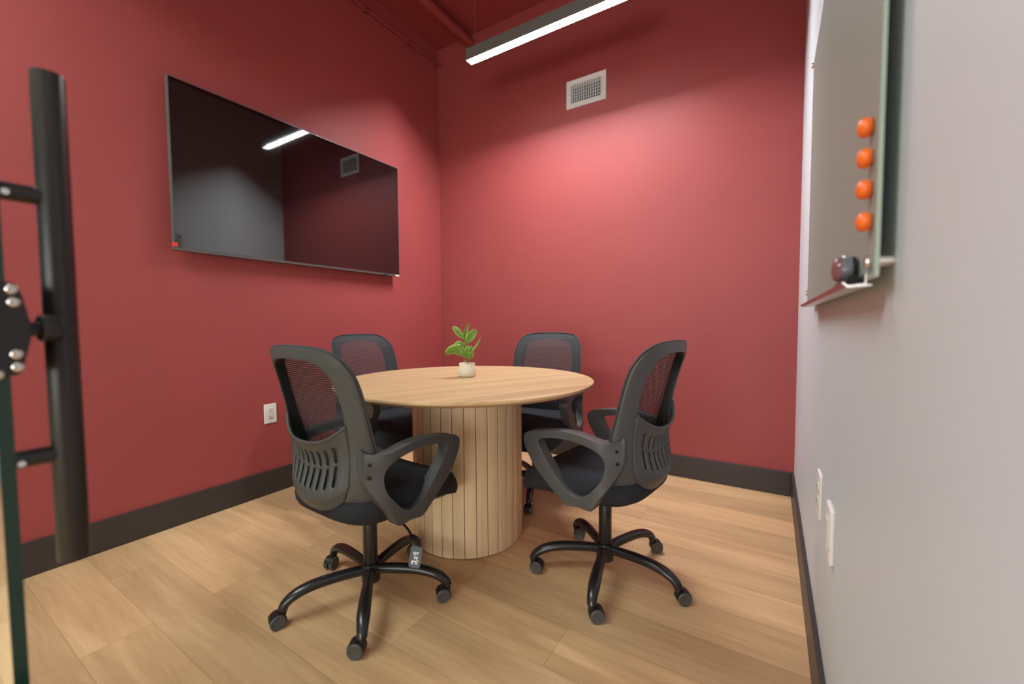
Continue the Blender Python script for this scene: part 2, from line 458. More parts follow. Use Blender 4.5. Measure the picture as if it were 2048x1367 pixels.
# ------------------------------------------------------------------ television
TY0, TY1, TZ0 = -2.014, -0.568, 1.382
TZ1 = TZ0 + 0.8315
tv = thing('television', 'large black flat television hung on the red left wall', 'television', (0, (TY0 + TY1) / 2, TZ0))
def T(x, y, z): return (x, y - (TY0 + TY1) / 2, z - TZ0)
bm = bmesh.new(); box(bm, T(0.052, TY0, TZ0), T(0.0785, TY1, TZ1), 0.002); housing = link('housing', bm, 'tv_bezel', tv)
bm = bmesh.new(); box(bm, T(0.030, TY0 + 0.14, TZ0 + 0.06), T(0.052, TY1 - 0.14, TZ0 + 0.50), 0.008); link('back_cover', bm, 'tv_back', tv)
bm = bmesh.new(); box(bm, T(0.0775, TY0 + 0.006, TZ0 + 0.014), T(0.0795, TY1 - 0.006, TZ1 - 0.006)); link('screen', bm, 'tv_screen', tv)
bm = bmesh.new(); box(bm, T(0.0, TY0 + 0.42, TZ0 + 0.18), T(0.030, TY1 - 0.42, TZ0 + 0.46)); link('wall_mount', bm, 'tv_back', tv)
bm = bmesh.new(); box(bm, T(0.070, -0.722, TZ0 - 0.006), T(0.0805, -0.690, TZ0 + 0.008), 0.002); link('sensor_bar', bm, 'tv_back', tv)
bm = bmesh.new(); box(bm, T(0.0785, -0.612, TZ0 + 0.001), T(0.0800, -0.574, TZ0 + 0.012)); o = link('corner_label', bm, 'sticker_w', tv); o['label'] = 'small white label'
bm = bmesh.new(); box(bm, T(0.0785, TY0 - 0.0012, TZ0 + 0.017), T(0.0806, TY0 + 0.016, TZ0 + 0.037)); box(bm, T(0.060, TY0 - 0.0015, TZ0 + 0.017), T(0.0800, TY0 + 0.0005, TZ0 + 0.037)); stk = link('corner_sticker', bm, 'sticker_r', tv); stk['label'] = 'small red sticker'

# ------------------------------------------------------------------ air grille
vent = thing('air_grille', 'white louvred air vent high on the red back wall', 'vent', (VX + VW / 2, 0, VZ))
def V_(x, y, z): return (x - VX - VW / 2, y, z - VZ)
bm = bmesh.new()
def frame_ring(bm, x0, x1, z0, z1, b, y0, y1, f):
    """picture-frame moulding, sloping in towards the opening"""
    o = [(x0, z0), (x1, z0), (x1, z1), (x0, z1)]; i = [(x0 + b, z0 + b), (x1 - b, z0 + b), (x1 - b, z1 - b), (x0 + b, z1 - b)]
    s = [(x0 + .004, z0 + .004), (x1 - .004, z0 + .004), (x1 - .004, z1 - .004), (x0 + .004, z1 - .004)]
    rings = [[f(x, y0, z) for x, z in o], [f(x, y1 + .002, z) for x, z in o], [f(x, y1, z) for x, z in s], [f(x, y1 + .003, z) for x, z in i], [f(x, 0.03, z) for x, z in i]]
    loft(bm, rings, False, False)
frame_ring(bm, VX, VX + VW, VZ, VZ + VH, 0.034, 0.0, -0.012, V_)
link('grille_frame', bm, 'grille', vent)
ix0, ix1, iz0, iz1 = VX + 0.034, VX + VW - 0.034, VZ + 0.034, VZ + VH - 0.034
for k in range(13):
    x = ix0 + (ix1 - ix0) * (k + 0.5) / 13
    bm = bmesh.new(); box(bm, V_(x - 0.0018, -0.004, iz0), V_(x + 0.0018, 0.012, iz1)); link('louver', bm, 'grille', vent)
for k in range(6):
    z = iz0 + (iz1 - iz0) * (k + 0.5) / 6
    bm = bmesh.new(); box(bm, V_(ix0, 0.014, z - 0.0018), V_(ix1, 0.030, z + 0.0018)); link('cross_blade', bm, 'grille', vent)
bm = bmesh.new(); box(bm, V_(hx0 + .002, 0.034, hz0 + .002), V_(hx1 - .002, 0.11, hz1 - .002)); link('duct_mouth', bm, 'duct', vent)
for x in (VX + 0.017, VX + VW - 0.017):
    bm = bmesh.new(); cyl(bm, V_(x, -0.0128, VZ + VH / 2), V_(x, -0.0095, VZ + VH / 2), 0.0035, 12); link('screw', bm, 'steel', vent)

# ------------------------------------------------------------------ pendant light
LX0, LX1, LY, LZ, LW = 0.762, 1.985, -0.551, 2.787, 0.058
lamp = thing('pendant_light', 'long slim linear pendant lamp glowing white under the ceiling', 'lamp', ((LX0 + LX1) / 2, LY, LZ))
def P_(x, y, z): return (x - (LX0 + LX1) / 2, y - LY, z - LZ)
RD = 0.033   # the diffuser sits up inside the channel, which shields the light sideways
bm = bmesh.new()
box(bm, P_(LX0, LY - LW / 2 - 0.0015, LZ), P_(LX1, LY - LW / 2, LZ + 0.075)); box(bm, P_(LX0, LY + LW / 2, LZ), P_(LX1, LY + LW / 2 + 0.0015, LZ + 0.075))
box(bm, P_(LX0, LY - LW / 2, LZ), P_(LX0 + 0.0015, LY + LW / 2, LZ + 0.075)); box(bm, P_(LX1 - 0.0015, LY - LW / 2, LZ), P_(LX1, LY + LW / 2, LZ + 0.075))
box(bm, P_(LX0 + 0.0015, LY - LW / 2, LZ + RD + 0.004), P_(LX1 - 0.0015, LY + LW / 2, LZ + 0.075)); link('housing', bm, 'fixture', lamp)
bm = bmesh.new(); box(bm, P_(LX0 + .002, LY - LW / 2 + .0005, LZ + RD), P_(LX1 - .002, LY + LW / 2 - .0005, LZ + RD + 0.003)); link('diffuser', bm, 'lens', lamp)
for x in (LX0 + 0.055, LX1 - 0.055):
    bm = bmesh.new(); cyl(bm, P_(x, LY, LZ + 0.075), P_(x, LY, H), 0.0012, 8); w = link('suspension_wire', bm, 'wire', lamp)
    bm = bmesh.new(); cyl(bm, P_(x, LY, LZ + 0.075), P_(x, LY, LZ + 0.095), 0.005, 12); link('wire_gripper', bm, 'steel', w, 40)

# ------------------------------------------------------------------ outlets
def outlet(name, label, kind, cx, cy, cz, rz, w=0.072, h=0.116, d=0.006):
    """wall plate facing local -y"""
    t = thing(name, label, 'power outlet' if kind != 'blank' else 'wall plate', (cx, cy, cz - h / 2), rz)
    bm = bmesh.new(); box(bm, (-w / 2, -d, 0), (w / 2, 0, h), 0.0025, 3)
    link('cover_plate', bm, 'plate', t, 40)
    cz = h / 2
    if kind == 'gfci':
        bm = bmesh.new(); box(bm, (-0.0165, -d - 0.0018, cz - 0.0335), (0.0165, -d + 0.001, cz + 0.0335), 0.0012); s = link('socket_face', bm, 'plate_i', t)
        for z in (cz + 0.020, cz - 0.018):
            for x, hh in ((-0.0065, 0.0042), (0.0065, 0.0035)):
                bm = bmesh.new(); box(bm, (x - 0.0011, -d - 0.0022, z - hh), (x + 0.0011, -d - 0.001, z + hh)); link('slot', bm, 'hole', s)
            bm = bmesh.new(); cyl(bm, (0, -d - 0.0022, z - 0.010), (0, -d - 0.001, z - 0.010), 0.0024, 12); link('ground_hole', bm, 'hole', s)
        for x in (-0.0085, 0.0085):
            bm = bmesh.new(); box(bm, (x - 0.006, -d - 0.0026, cz - 0.0315), (x + 0.006, -d - 0.001, cz - 0.0295)); link('test_button', bm, 'hole', s)
        bm = bmesh.new()
        for k in range(9):
            z = cz - 0.024 + k * 0.0042
            box(bm, (-0.0245, -d - 0.0003, z), (-0.0222 + 0.0006 * (k % 3), -d + 0.0005, z + 0.0026))
        o = link('plate_marking', bm, 'sticker_r', t); o['label'] = 'tiny red printed marking'
    elif kind == 'duplex':
        for z in (cz + 0.0195, cz - 0.0195):
            bm = bmesh.new(); cyl(bm, (0, -d + 0.001, z), (0, -d - 0.0022, z), 0.0165, 28); s = link('socket_face', bm, 'plate_i', t, 40)
            for x in (-0.0062, 0.0062):
                b2 = bmesh.new(); box(b2, (x - 0.0012, -d - 0.0026, z - 0.001), (x + 0.0012, -d - 0.001, z + 0.007)); link('slot', b2, 'hole', s)
    else:
        bm = bmesh.new(); box(bm, (-0.017, -d - 0.003, cz - 0.0335), (0.017, -d + 0.001, cz + 0.0335), 0.001); link('insert', bm, 'plate_i', t)
    for z in (cz + h * 0.42, cz - h * 0.42):
        bm = bmesh.new(); cyl(bm, (0, -d - 0.0008, z), (0, -d + 0.001, z), 0.0028, 12); link('screw', bm, 'steel', t)
    return t
outlet('power_outlet', 'white square-faced power outlet low on the red left wall', 'gfci', 0, -1.546, 0.4835, R(90))
outlet('power_outlet', 'white round-faced double outlet on the pale right wall, nearer the back corner', 'duplex', W, -1.425, 0.527, R(-90), 0.079, 0.124, 0.007)
outlet('wall_plate', 'white plate with recessed insert on the pale right wall, nearer the camera', 'blank', W, -1.684, 0.530, R(-90), 0.079, 0.124, 0.009)

# ------------------------------------------------------------------ glass board on the right wall
BX0 = W - 0.022
BY0, BY1, BZ0, BZ1 = -2.192, -1.05, 1.075, 1.915
gb = thing('glass_board', 'frosted grey glass writing board standing off the pale right wall', 'writing board', (W, (BY0 + BY1) / 2, BZ0))
def G_(x, y, z): return (x - W, y - (BY0 + BY1) / 2, z - BZ0)
bm = bmesh.new(); box(bm, G_(BX0, BY0, BZ0), G_(BX0 + 0.005, BY1, BZ1), 0.0005, 1)
bm.faces.ensure_lookup_table()
for f in bm.faces: f.material_index = 0 if f.normal.x < -0.9 else 1
link('glass_panel', bm, ['board', 'board_edge'], gb)
for y, z in ((BY0 + 0.026, 1.097), (BY1 + 0.02 - 0.04, 1.118), (BY0 + 0.026, BZ1 - 0.03), (BY1 - 0.012, BZ1 - 0.012)):
    bm = bmesh.new(); cyl(bm, G_(BX0 + 0.005, y, z), G_(W, y, z), 0.0075, 20); s = link('standoff_mount', bm, 'steel', gb, 40)
    bm = bmesh.new(); cyl(bm, G_(BX0 - 0.006, y, z), G_(BX0, y, z), 0.0085, 20, bev=0.001); link('standoff_cap', bm, 'chrome', s, 40)
# folded steel marker ledge along the bottom edge
bm = bmesh.new()
sec = [(0.005, 1.069), (-0.0005, 1.069), (-0.0005, 1.083), (-0.0022, 1.083), (-0.0022, 1.0705), (-0.020, 1.0685), (-0.0255, 1.0735), (-0.0268, 1.0725), (-0.0210, 1.0660), (0.005, 1.0668)]
loft(bm, [[G_(BX0 + x, y, z) for x, z in sec] for y in (BY0 + 0.045, BY1 - 0.13)])
link('marker_ledge', bm, 'steel', gb)
# magnets
names = ['topmost', 'second from top', 'third from top', 'lowest']
for k, (y, z) in enumerate(((-2.152, 1.274), (-2.156, 1.233), (-2.158, 1.192), (-2.164, 1.149))):
    t = thing('board_magnet', 'round orange magnet on the glass board, %s of the row of four' % names[k], 'magnet', (BX0, y, z), R(-90), 'orange magnets on the glass board')
    bm = bmesh.new(); lathe(bm, [(0.0085, 0.0), (0.0098, 0.0008), (0.0119, 0.0035), (0.0128, 0.0070), (0.0125, 0.0100), (0.0108, 0.0130), (0.0076, 0.0152), (0.0040, 0.0162), (0.0010, 0.0164)], 28)
    bmesh.ops.rotate(bm, verts=bm.verts, matrix=Matrix.Rotation(R(90), 3, 'X'))
    link('knob', bm, 'orange', t, 50)
    bm = bmesh.new(); cyl(bm, (0, 0, 0), (0, -0.0011, 0), 0.0100, 24); link('magnet_face', bm, 'hole', t, 40)
# round magnetic eraser sitting on the ledge and a dark marker beside it
t = thing('board_eraser', 'round grey eraser with dark felt on the ledge of the glass board', 'eraser', (BX0 - 0.0024, -2.070, 1.0765), R(-90))
bm = bmesh.new(); cyl(bm, (0, -0.0003, 0.0205), (0, -0.005, 0.0205), 0.019, 36, bev=0.001); link('felt', bm, 'hole', t, 40)
bm = bmesh.new(); cyl(bm, (0, -0.005, 0.0205), (0, -0.018, 0.0205), 0.0195, 36, bev=0.001); link('body', bm, 'puck_body', t, 40)
bm = bmesh.new(); lathe(bm, [(0.0188, 0), (0.0182, 0.004), (0.0150, 0.008), (0.009, 0.0105), (0.002, 0.0113)], 36, mi=0)
bmesh.ops.rotate(bm, verts=bm.verts, matrix=Matrix.Rotation(R(90), 3, 'X')); bmesh.ops.translate(bm, verts=bm.verts, vec=(0, -0.018, 0.0205))
link('lens_cap', bm, 'puck_face', t, 50)
bm = bmesh.new(); cyl(bm, (0, -0.012, 0.0395), (0, -0.016, 0.0415), 0.0035, 14); link('rivet', bm, 'chrome', t, 40)
t = thing('whiteboard_marker', 'short black marker lying on the ledge beside the eraser', 'marker', (BX0 - 0.0125, -2.095, 1.0700), R(90))
bm = bmesh.new(); cyl(bm, (0.0, 0, 0.0072), (0.11, 0, 0.0072), 0.0066, 24, bev=0.001); link('barrel', bm, 'plastic_d', t, 40)
bm = bmesh.new(); cyl(bm, (-0.035, 0, 0.0072), (0.0, 0, 0.0072), 0.0070, 24, bev=0.0015); link('cap', bm, 'hole', t, 40)

# ------------------------------------------------------------------ table
TX, TY = 1.299, -1.288
tbl = thing('pedestal_table', 'round light wood meeting table on a slatted drum base', 'table', (TX, TY, 0))
bm = bmesh.new()
lathe(bm, [(0.54, 0.722), (0.575, 0.7235), (0.602, 0.7365), (0.604, 0.7395), (0.604, 0.7465), (0.6025, 0.7485), (0.6005, 0.749)], 128)
link('tabletop', bm, 'top', tbl, 25)
bm = bmesh.new()
NS = 32; RB = 0.262; ring = []
for k in range(NS):
    a0 = 2 * PI * k / NS; da = 2 * PI / NS
    g = 0.0011 / RB; c = 0.0026 / RB
    for a, r in ((a0 - g, RB - 0.007), (a0 + g, RB - 0.007), (a0 + g, RB - 0.0012), (a0 + g + c, RB), (a0 + da * 0.35, RB + 0.0006), (a0 + da * 0.65, RB + 0.0006), (a0 + da - g - c, RB), (a0 + da - g, RB - 0.0012)):
        ring.append((a, r))
Vr = loft(bm, [[(r * math.cos(a), r * math.sin(a), z) for a, r in ring] for z in (0.004, 0.722)], True, True)
n8 = len(ring)
for f in bm.faces:
    if len(f.verts) == 4:
        rr = sum(math.hypot(v.co.x, v.co.y) for v in f.verts) / 4
        if rr < RB - 0.004: f.material_index = 1
drum = link('slatted_base', bm, ['slat', 'groove'], tbl)
drum.rotation_euler = (0, 0, R(0.5))
bm = bmesh.new(); cyl(bm, (0, 0, 0), (0, 0, 0.004), RB - 0.008, 64); link('base_foot', bm, 'groove', tbl)

# ------------------------------------------------------------------ plant
PX, PY, PZ = 1.250, -1.225, 0.749
pl = thing('potted_plant', 'small variegated green plant in a cream pot on the table', 'potted plant', (PX, PY, PZ), R(32))
bm = bmesh.new()
lathe(bm, [(0.030, 0.0), (0.036, 0.0015), (0.0415, 0.010), (0.0443, 0.024), (0.0442, 0.038), (0.0415, 0.052), (0.0395, 0.059), (0.0403, 0.064), (0.0415, 0.0665), (0.0405, 0.0685), (0.0385, 0.067), (0.0375, 0.060), (0.038, 0.050)], 56, cap1=False)
link('pot', bm, 'pot', pl, 60)
bm = bmesh.new(); lathe(bm, [(0.0375, 0.056), (0.028, 0.0585), (0.012, 0.0575), (0.003, 0.059)], 32, cap0=False); link('soil', bm, 'soil', pl, 60)
K = 0.000239
def U(px, py, d=0.0): return Vector(((px - 575) * K, d, 0.0685 + (925 - py) * K))
bm = bmesh.new(); tube(bm, smooth_path([U(582, 965), U(578, 860, .002), U(560, 720, 0), U(548, 600, -.001), U(535, 500, 0), U(520, 420, .001)], 4), [0.0026 - 0.00007 * i for i in range(21)], 10)
link('stem', bm, 'stem', pl, 60)
def leaf(pts, width, side, cup=0.25, n=14, wpos=0.5):
    """blade swept along pts; side = sideways direction of the blade"""
    path = smooth_path(pts, max(2, n // (len(pts) - 1)))
    bm = bmesh.new(); uvl = bm.loops.layers.uv.new('UVMap')
    N = len(path); rows = []
    sd = Vector(side).normalized()
    for i, p in enumerate(path):
        t = i / (N - 1)
        w = 1.22 * width * 0.5 * max(0.03, (math.sin(PI * min(1, t ** (math.log(0.5) / math.log(wpos)))) ** 0.75)) if 0 < t < 1 else width * 0.02
        tg = (path[min(i + 1, N - 1)] - path[max(i - 1, 0)]).normalized()
        s = (sd - tg * sd.dot(tg)).normalized(); nn = s.cross(tg).normalized()
        row = []
        for j in range(7):
            u = j / 3 - 1
            wob = 0.06 * w * math.sin(9 * t + 2 * u)
            row.append((bm.verts.new(p + s * (w * u) + nn * (cup * w * (u * u) + wob)), (u * 0.5 + 0.5, t)))
        rows.append(row)
    for A, B in zip(rows, rows[1:]):
        for j in range(6):
            q = (A[j], A[j + 1], B[j + 1], B[j])
            f = bm.faces.new([v for v, _ in q])
            for lp, (_, uv) in zip(f.loops, q): lp[uvl].uv = uv
    o = link('leaf', bm, 'leaf', pl, 80)
    s = o.modifiers.new('thick', 'SOLIDIFY'); s.thickness = 0.0007
    return o
leaf([U(528, 430), U(440, 330, -.004), U(360, 230, -.006), U(275, 155, -.004)], 0.0260, (0.7, 0.30, 0.65), wpos=0.55)
leaf([U(520, 440), U(530, 330, -.008), U(565, 220, -.010), U(622, 95, -.006)], 0.0185, (0.85, 0.5, -0.2), 0.5, wpos=0.42)
leaf([U(545, 520), U(610, 430, -.004), U(690, 320, -.008), U(772, 212, -.006)], 0.0340, (0.8, 0.3, -0.55), 0.2, wpos=0.58)
leaf([U(600, 720, .002), U(700, 620, -.006), U(790, 500, -.014), U(872, 365, -.020)], 0.0200, (0.45, 0.8, 0.35), 0.6)
leaf([U(552, 640), U(500, 550, -.012), U(400, 505, -.022), U(310, 550, -.026)], 0.0210, (0.2, 0.6, 0.75), 0.35)
leaf([U(550, 830), U(430, 700, -.012), U(310, 640, -.020), U(120, 725, -.018)], 0.0460, (0.05, 0.45, -0.85), 0.22, wpos=0.6)
leaf([U(556, 800), U(575, 700, -.010), U(590, 620, -.012), U(590, 545, -.006)], 0.0230, (0.9, -0.3, 0.1), 0.3)
leaf([U(580, 880), U(625, 820, -.012), U(670, 740, -.016), U(700, 645, -.014)], 0.0215, (0.8, 0.45, 0.5), 0.4)
leaf([U(550, 790), U(520, 700, -.014), U(480, 620, -.018), U(455, 560, -.012)], 0.0220, (0.85, -0.2, 0.4), 0.3)
leaf([U(570, 820), U(610, 720, .010), U(650, 650, .018), U(640, 560, .024)], 0.0250, (0.8, 0.5, -0.3), 0.3)
leaf([U(560, 870), U(530, 880, -.006), U(500, 892, -.008)], 0.0060, (0.2, 0.5, 0.8), 0.3)

# ------------------------------------------------------------------ office chair
BZS = [.40, .50, .60, .625, .685, .753, .82, .867, .911, .94, .955]
BYF = [-.122, -.124, -.129, -.133, -.152, -.169, -.186, -.202, -.226, -.249, -.258]
BYR = [-.186, -.184, -.183, -.185, -.194, -.205, -.223, -.240, -.262, -.274, -.279]
HW = 0.222
def conc(x): return 0.016 * (1 - min(1, (x / HW) ** 2))
def yf(z, x): return interp(z, BZS, BYF) - conc(x)
def yr(z, x): return interp(z, BZS, BYR) - conc(x)
OUT = [(0.0, .412), (.07, .413), (.13, .420), (.172, .438), (.198, .460), (.213, .53), (.220, .62), (HW, .70), (HW, .77), (.219, .83), (.211, .878), (.192, .914), (.160, .937), (.115, .947), (.06, .950), (0.0, .951)]
INN = [(0.0, .448), (.05, .449), (.095, .453), (.128, .463), (.148, .475), (.158, .53), (.163, .62), (.166, .70), (.167, .77), (.163, .825), (.152, .862), (.133, .889), (.104, .903), (.07, .909), (.035, .911), (0.0, .912)]
def loop2(pts):
    h = [Vector((x, z, 0)) for x, z in pts]
    s = smooth_path([Vector((-h[1].x, h[1].y, 0))] + h + [Vector((-h[-2].x, h[-2].y, 0))], 3)[3:-3]
    r = [(v.x, v.y) for v in s]; r[0] = (0, r[0][1]); r[-1] = (0, r[-1][1])
    return r + [(-x, z) for x, z in r[-2:0:-1]]
LO, LI = loop2(OUT), loop2(INN)

def make_back_frame(parent):
    bm = bmesh.new(); rings = []
    sec = [(0.02, .03), (-.005, .12), (.02, .26), (.15, .42), (.40, .66), (.70, .88), (.92, 1.0), (.985, 1.0), (1.0, .90), (1.0, .08), (.9, 0.0), (.5, -.02)]
    for (xo, zo), (xi, zi) in zip(LO, LI):
        ring = []
        for t, d in sec:
            x, z = xo + (xi - xo) * t, zo + (zi - zo) * t
            a, b = yf(z, x), yr(z, x)
            ring.append((x, a + (b - a) * d, z))
        rings.append(ring)
    V = [[bm.verts.new(p) for p in r] for r in rings]
    n = len(sec); N = len(V)
    for i in range(N):
        A, B = V[i], V[(i + 1) % N]
        for k in range(n): bm.faces.new((A[k], A[(k + 1) % n], B[(k + 1) % n], B[k])).material_index = 1 if k >= 8 else 0
    o = link('back_frame', bm, ['plastic', 'plastic_d'], parent, 35)
    # welt where the fabric is stretched over the front edge
    b2 = bmesh.new(); tube(b2, [(x * 1.006, yf(z, x) + 0.0015, z + (0.001 if z > .9 else 0)) for x, z in LO], 0.0036, 8, closed=True, up=(0, 1, 0))
    link('edge_welt', b2, 'mesh', o, 60)
    return o

def half_width(z, loop, n=len(OUT)):
    best = 0
    for (x0, z0), (x1, z1) in zip(loop, loop[1:]):
        if x0 < -1e-6 or x1 < -1e-6: continue
        lo, hi = min(z0, z1), max(z0, z1)
        if lo <= z <= hi and hi > lo:
            best = max(best, x0 + (x1 - x0) * (z - z0) / (z1 - z0))
    return best

def make_mesh_panel(parent):
    bm = bmesh.new()
    z = 0.428; pitch, hh = 0.0078, 0.0050
    while z < 0.945:
        w = half_width(z, LO) - 0.003
        if w > 0.03:
            prev = None
            for i in range(17):
                x = w * (i / 8 - 1)
                a = bm.verts.new((x, yf(z, x) + 0.002, z)); b = bm.verts.new((x, yf(z + hh, x) + 0.002, z + hh))
                if prev: bm.faces.new((prev[0], a, b, prev[1]))
                prev = (a, b)
        z += pitch
    nx = 52
    for i in range(nx + 1):
        x = -0.19 + 0.38 * i / nx
        zz = [0.43 + 0.51 * k / 16 for k in range(17)]
        zz = [q for q in zz if half_width(q, LO) > abs(x) + 0.004]
        prev = None
        for q in zz:
            a = bm.verts.new((x - 0.0011, yf(q, x) + 0.001, q)); b = bm.verts.new((x + 0.0011, yf(q, x) + 0.001, q))
            if prev: bm.faces.new((prev[0], prev[1], b, a))
            prev = (a, b)
    return link('mesh_panel', bm, 'mesh', parent, 80)

def make_lumbar(parent):
    bm = bmesh.new()
    NU = 30
    vs = [0, .012, .03, .05, .08, .11, .13, .17, .21, .25, .29, .33, .36, .40, .45, .50, .55, .60, .64, .68, .72, .76, .80, .84, .88, .92, .96, .98, 1.0]
    slots_v = [(.13, .36), (.40, .68)]
    B = lambda v: sinterp(v, [0, .02, .06, .15, .33, .5, .66, .80, .90, 1.0], [.042, .040, .035, .026, .016, .022, .036, .044, .036, .006])
    g = []
    for v in vs:
        row = []
        for i in range(NU + 1):
            u = i / NU * 2 - 1
            hw = 0.172 - 0.012 * v - 0.02 * max(0, v - .8) / .2
            x = u * hw
            zt = 0.643 + 0.062 * abs(u) ** 2.6
            zb = 0.420 + 0.045 * abs(u) ** 3
            z = zt + (zb - zt) * v
            y0 = interp(z, BZS, BYR) + 0.001 - conc(x)
            y = y0 - B(v) * max(0.0, 1 - abs(u) ** 2.4)
            if .1 < v < .86: y += (0.0012 if (i - 4) % 3 < 2 else -0.0016) * min(1, (v - .1) * 12, (.86 - v) * 12)
            row.append(bm.verts.new((x, y, z)))
        g.append(row)
    for a in range(len(vs) - 1):
        vm = (vs[a] + vs[a + 1]) / 2
        inv = any(s0 < vm < s1 for s0, s1 in slots_v)
        for i in range(NU):
            if inv and 4 <= i <= 25 and (i - 4) % 3 == 0: continue
            bm.faces.new((g[a][i], g[a][i + 1], g[a + 1][i + 1], g[a + 1][i]))
    # rolled lip on the top rim
    o = link('lumbar_shell', bm, 'plastic', parent, 50)
    s = o.modifiers.new('thick', 'SOLIDIFY'); s.thickness = 0.005; s.offset = 0.0
    b2 = bmesh.new()
    tube(b2, [(v[0], v[1] - 0.001, v[2] + 0.001) for v in [( (i / 40 * 2 - 1) * 0.171, interp(0.643 + 0.062 * abs(i / 40 * 2 - 1) ** 2.6, BZS, BYR) + 0.001 - conc((i / 40 * 2 - 1) * 0.171) - 0.040 * (1 - abs(i / 40 * 2 - 1) ** 2.4), 0.643 + 0.062 * abs(i / 40 * 2 - 1) ** 2.6) for i in range(41)]], 0.0052, 10, up=(0, 0, 1))
    link('shell_rim', b2, 'plastic', o, 60)
    return o

A_OUT = [(-.205, .632), (-.186, .622), (-.16, .616), (-.11, .616), (-.06, .626), (0, .632), (.07, .628), (.135, .619), (.18, .609), (.204, .596), (.211, .577), (.203, .546), (.17, .492), (.13, .451), (.06, .395), (.03, .373), (.010, .367), (-.035, .374), (-.078, .371), (-.093, .388), (-.14, .462), (-.188, .523), (-.205, .56)]
A_INN = [(.128, .588), (.075, .599), (0, .602), (-.06, .594), (-.1, .583), (-.122, .562), (-.128, .533), (-.12, .49), (-.095, .455), (-.07, .428), (-.045, .412), (-.015, .410), (.02, .427), (.07, .473), (.11, .52), (.137, .560), (.140, .578)]
def splay(y, z):
    t = min(1, max(0, (-0.095 - y) / 0.11)); k = min(1, max(0, (z - .38) / .08))
    return 0.058 * t * t * (3 - 2 * t) * k
def make_arm(s, parent):
    """closed loop armrest: outline with an opening, extruded sideways"""
    bm = bmesh.new()
    o2 = [(v.x, v.y) for v in smooth_path([Vector((y, z, 0)) for y, z in A_OUT], 2, True)]
    i2 = [(v.x, v.y) for v in smooth_path([Vector((y, z, 0)) for y, z in A_INN], 2, True)]
    def xo(z, y): return s * 0.262
    def mk(x, pts): return [bm.verts.new((x, y, z)) for y, z in pts]
    layers = []
    for x in (s * 0.217, s * 0.263):
        a, b = mk(x, o2), mk(x, i2)
        es = [bm.edges.new((q[k], q[(k + 1) % len(q)])) for q in (a, b) for k in range(len(q))]
        bmesh.ops.triangle_fill(bm, use_beauty=True, use_dissolve=False, edges=es)
        layers.append((a, b))
    rim = []
    for j in (0, 1):
        A, B = layers[0][j], layers[1][j]
        for k in range(len(A)):
            bm.faces.new((A[k], A[(k + 1) % len(A)], B[(k + 1) % len(A)], B[k]))
    ed = []
    for e in bm.edges:
        if len(e.link_faces) == 2 and e.calc_face_angle(0) > 1.0:
            xa, xb = e.verts[0].co.x, e.verts[1].co.x
            if abs(xa - xb) < 1e-5: ed.append(e)
    bmesh.ops.recalc_face_normals(bm, faces=bm.faces)
    bmesh.ops.bevel(bm, geom=ed, offset=0.0085, segments=3, profile=0.55, affect='EDGES', clamp_overlap=True)
    for v in bm.verts:
        v.co.x -= s * splay(v.co.y, v.co.z)
        if v.co.y < -.15: v.co.y = -.15 + (v.co.y + .15) * 0.5
    arm = link('armrest', bm, 'plastic', parent, 40)
    for y, z in ((-.167, .585), (-.169, .544)):
        b2 = bmesh.new(); h = splay(y, z); bmesh.ops.create_uvsphere(b2, u_segments=18, v_segments=10, radius=0.0076, matrix=Matrix.Translation((s * (0.2622 - h), -.15 + (y + .15) * .5, z)) @ Matrix.Rotation(R(-s * 50), 4, 'Z') @ Matrix.Diagonal((0.32, 1, 1, 1))); link('bolt_hole', b2, 'hole', arm, 40)
    b2 = bmesh.new(); box(b2, (s * 0.06, -.062, .3675), (s * 0.235, .0, .3765), 0.002); link('arm_bracket', b2, 'metal_blk', arm)
    return arm

def seat_outline(inset, n=72):
    pts = []
    for k in range(n):
        a = 2 * PI * k / n
        c, s_ = math.cos(a), math.sin(a)
        e = 2 / 4.2
        x = (0.238 - inset) * math.copysign(abs(c) ** e, c)
        y = 0.045 + (0.252 - inset) * math.copysign(abs(s_) ** e, s_)
        x *= 1 - 0.10 * max(0, (-(y) - 0.02) / 0.2)
        pts.append((x, y))
    return pts
def drop(y): return 1.55 * max(0, y - 0.09) ** 2 + 0.35 * max(0, -y - 0.12) ** 2 * -1
def make_seat(parent):
    bm = bmesh.new(); rings = []
    for z, ins in ((.384, .05), (.384, .022), (.390, .006), (.402, .0), (.425, -.003), (.446, .002), (.459, .013), (.466, .030), (.470, .06), (.469, .10), (.467, .15), (.466, .20), (.466, .232)):
        rings.append([(x, y, z - drop(y) + (0.012 * (x / .238) ** 2 if z > .455 and ins < .1 else 0.0)) for x, y in seat_outline(ins)])
    loft(bm, rings)
    o = link('seat_cushion', bm, 'fabric', parent, 60)
    b2 = bmesh.new()
    loft(b2, [[(x, y, z - drop(y) * 0.9) for x, y in seat_outline(i)] for z, i in ((.366, .07), (.368, .04), (.386, .022), (.388, .06))])
    link('seat_pan', b2, 'plastic_d', parent, 50)
    return o

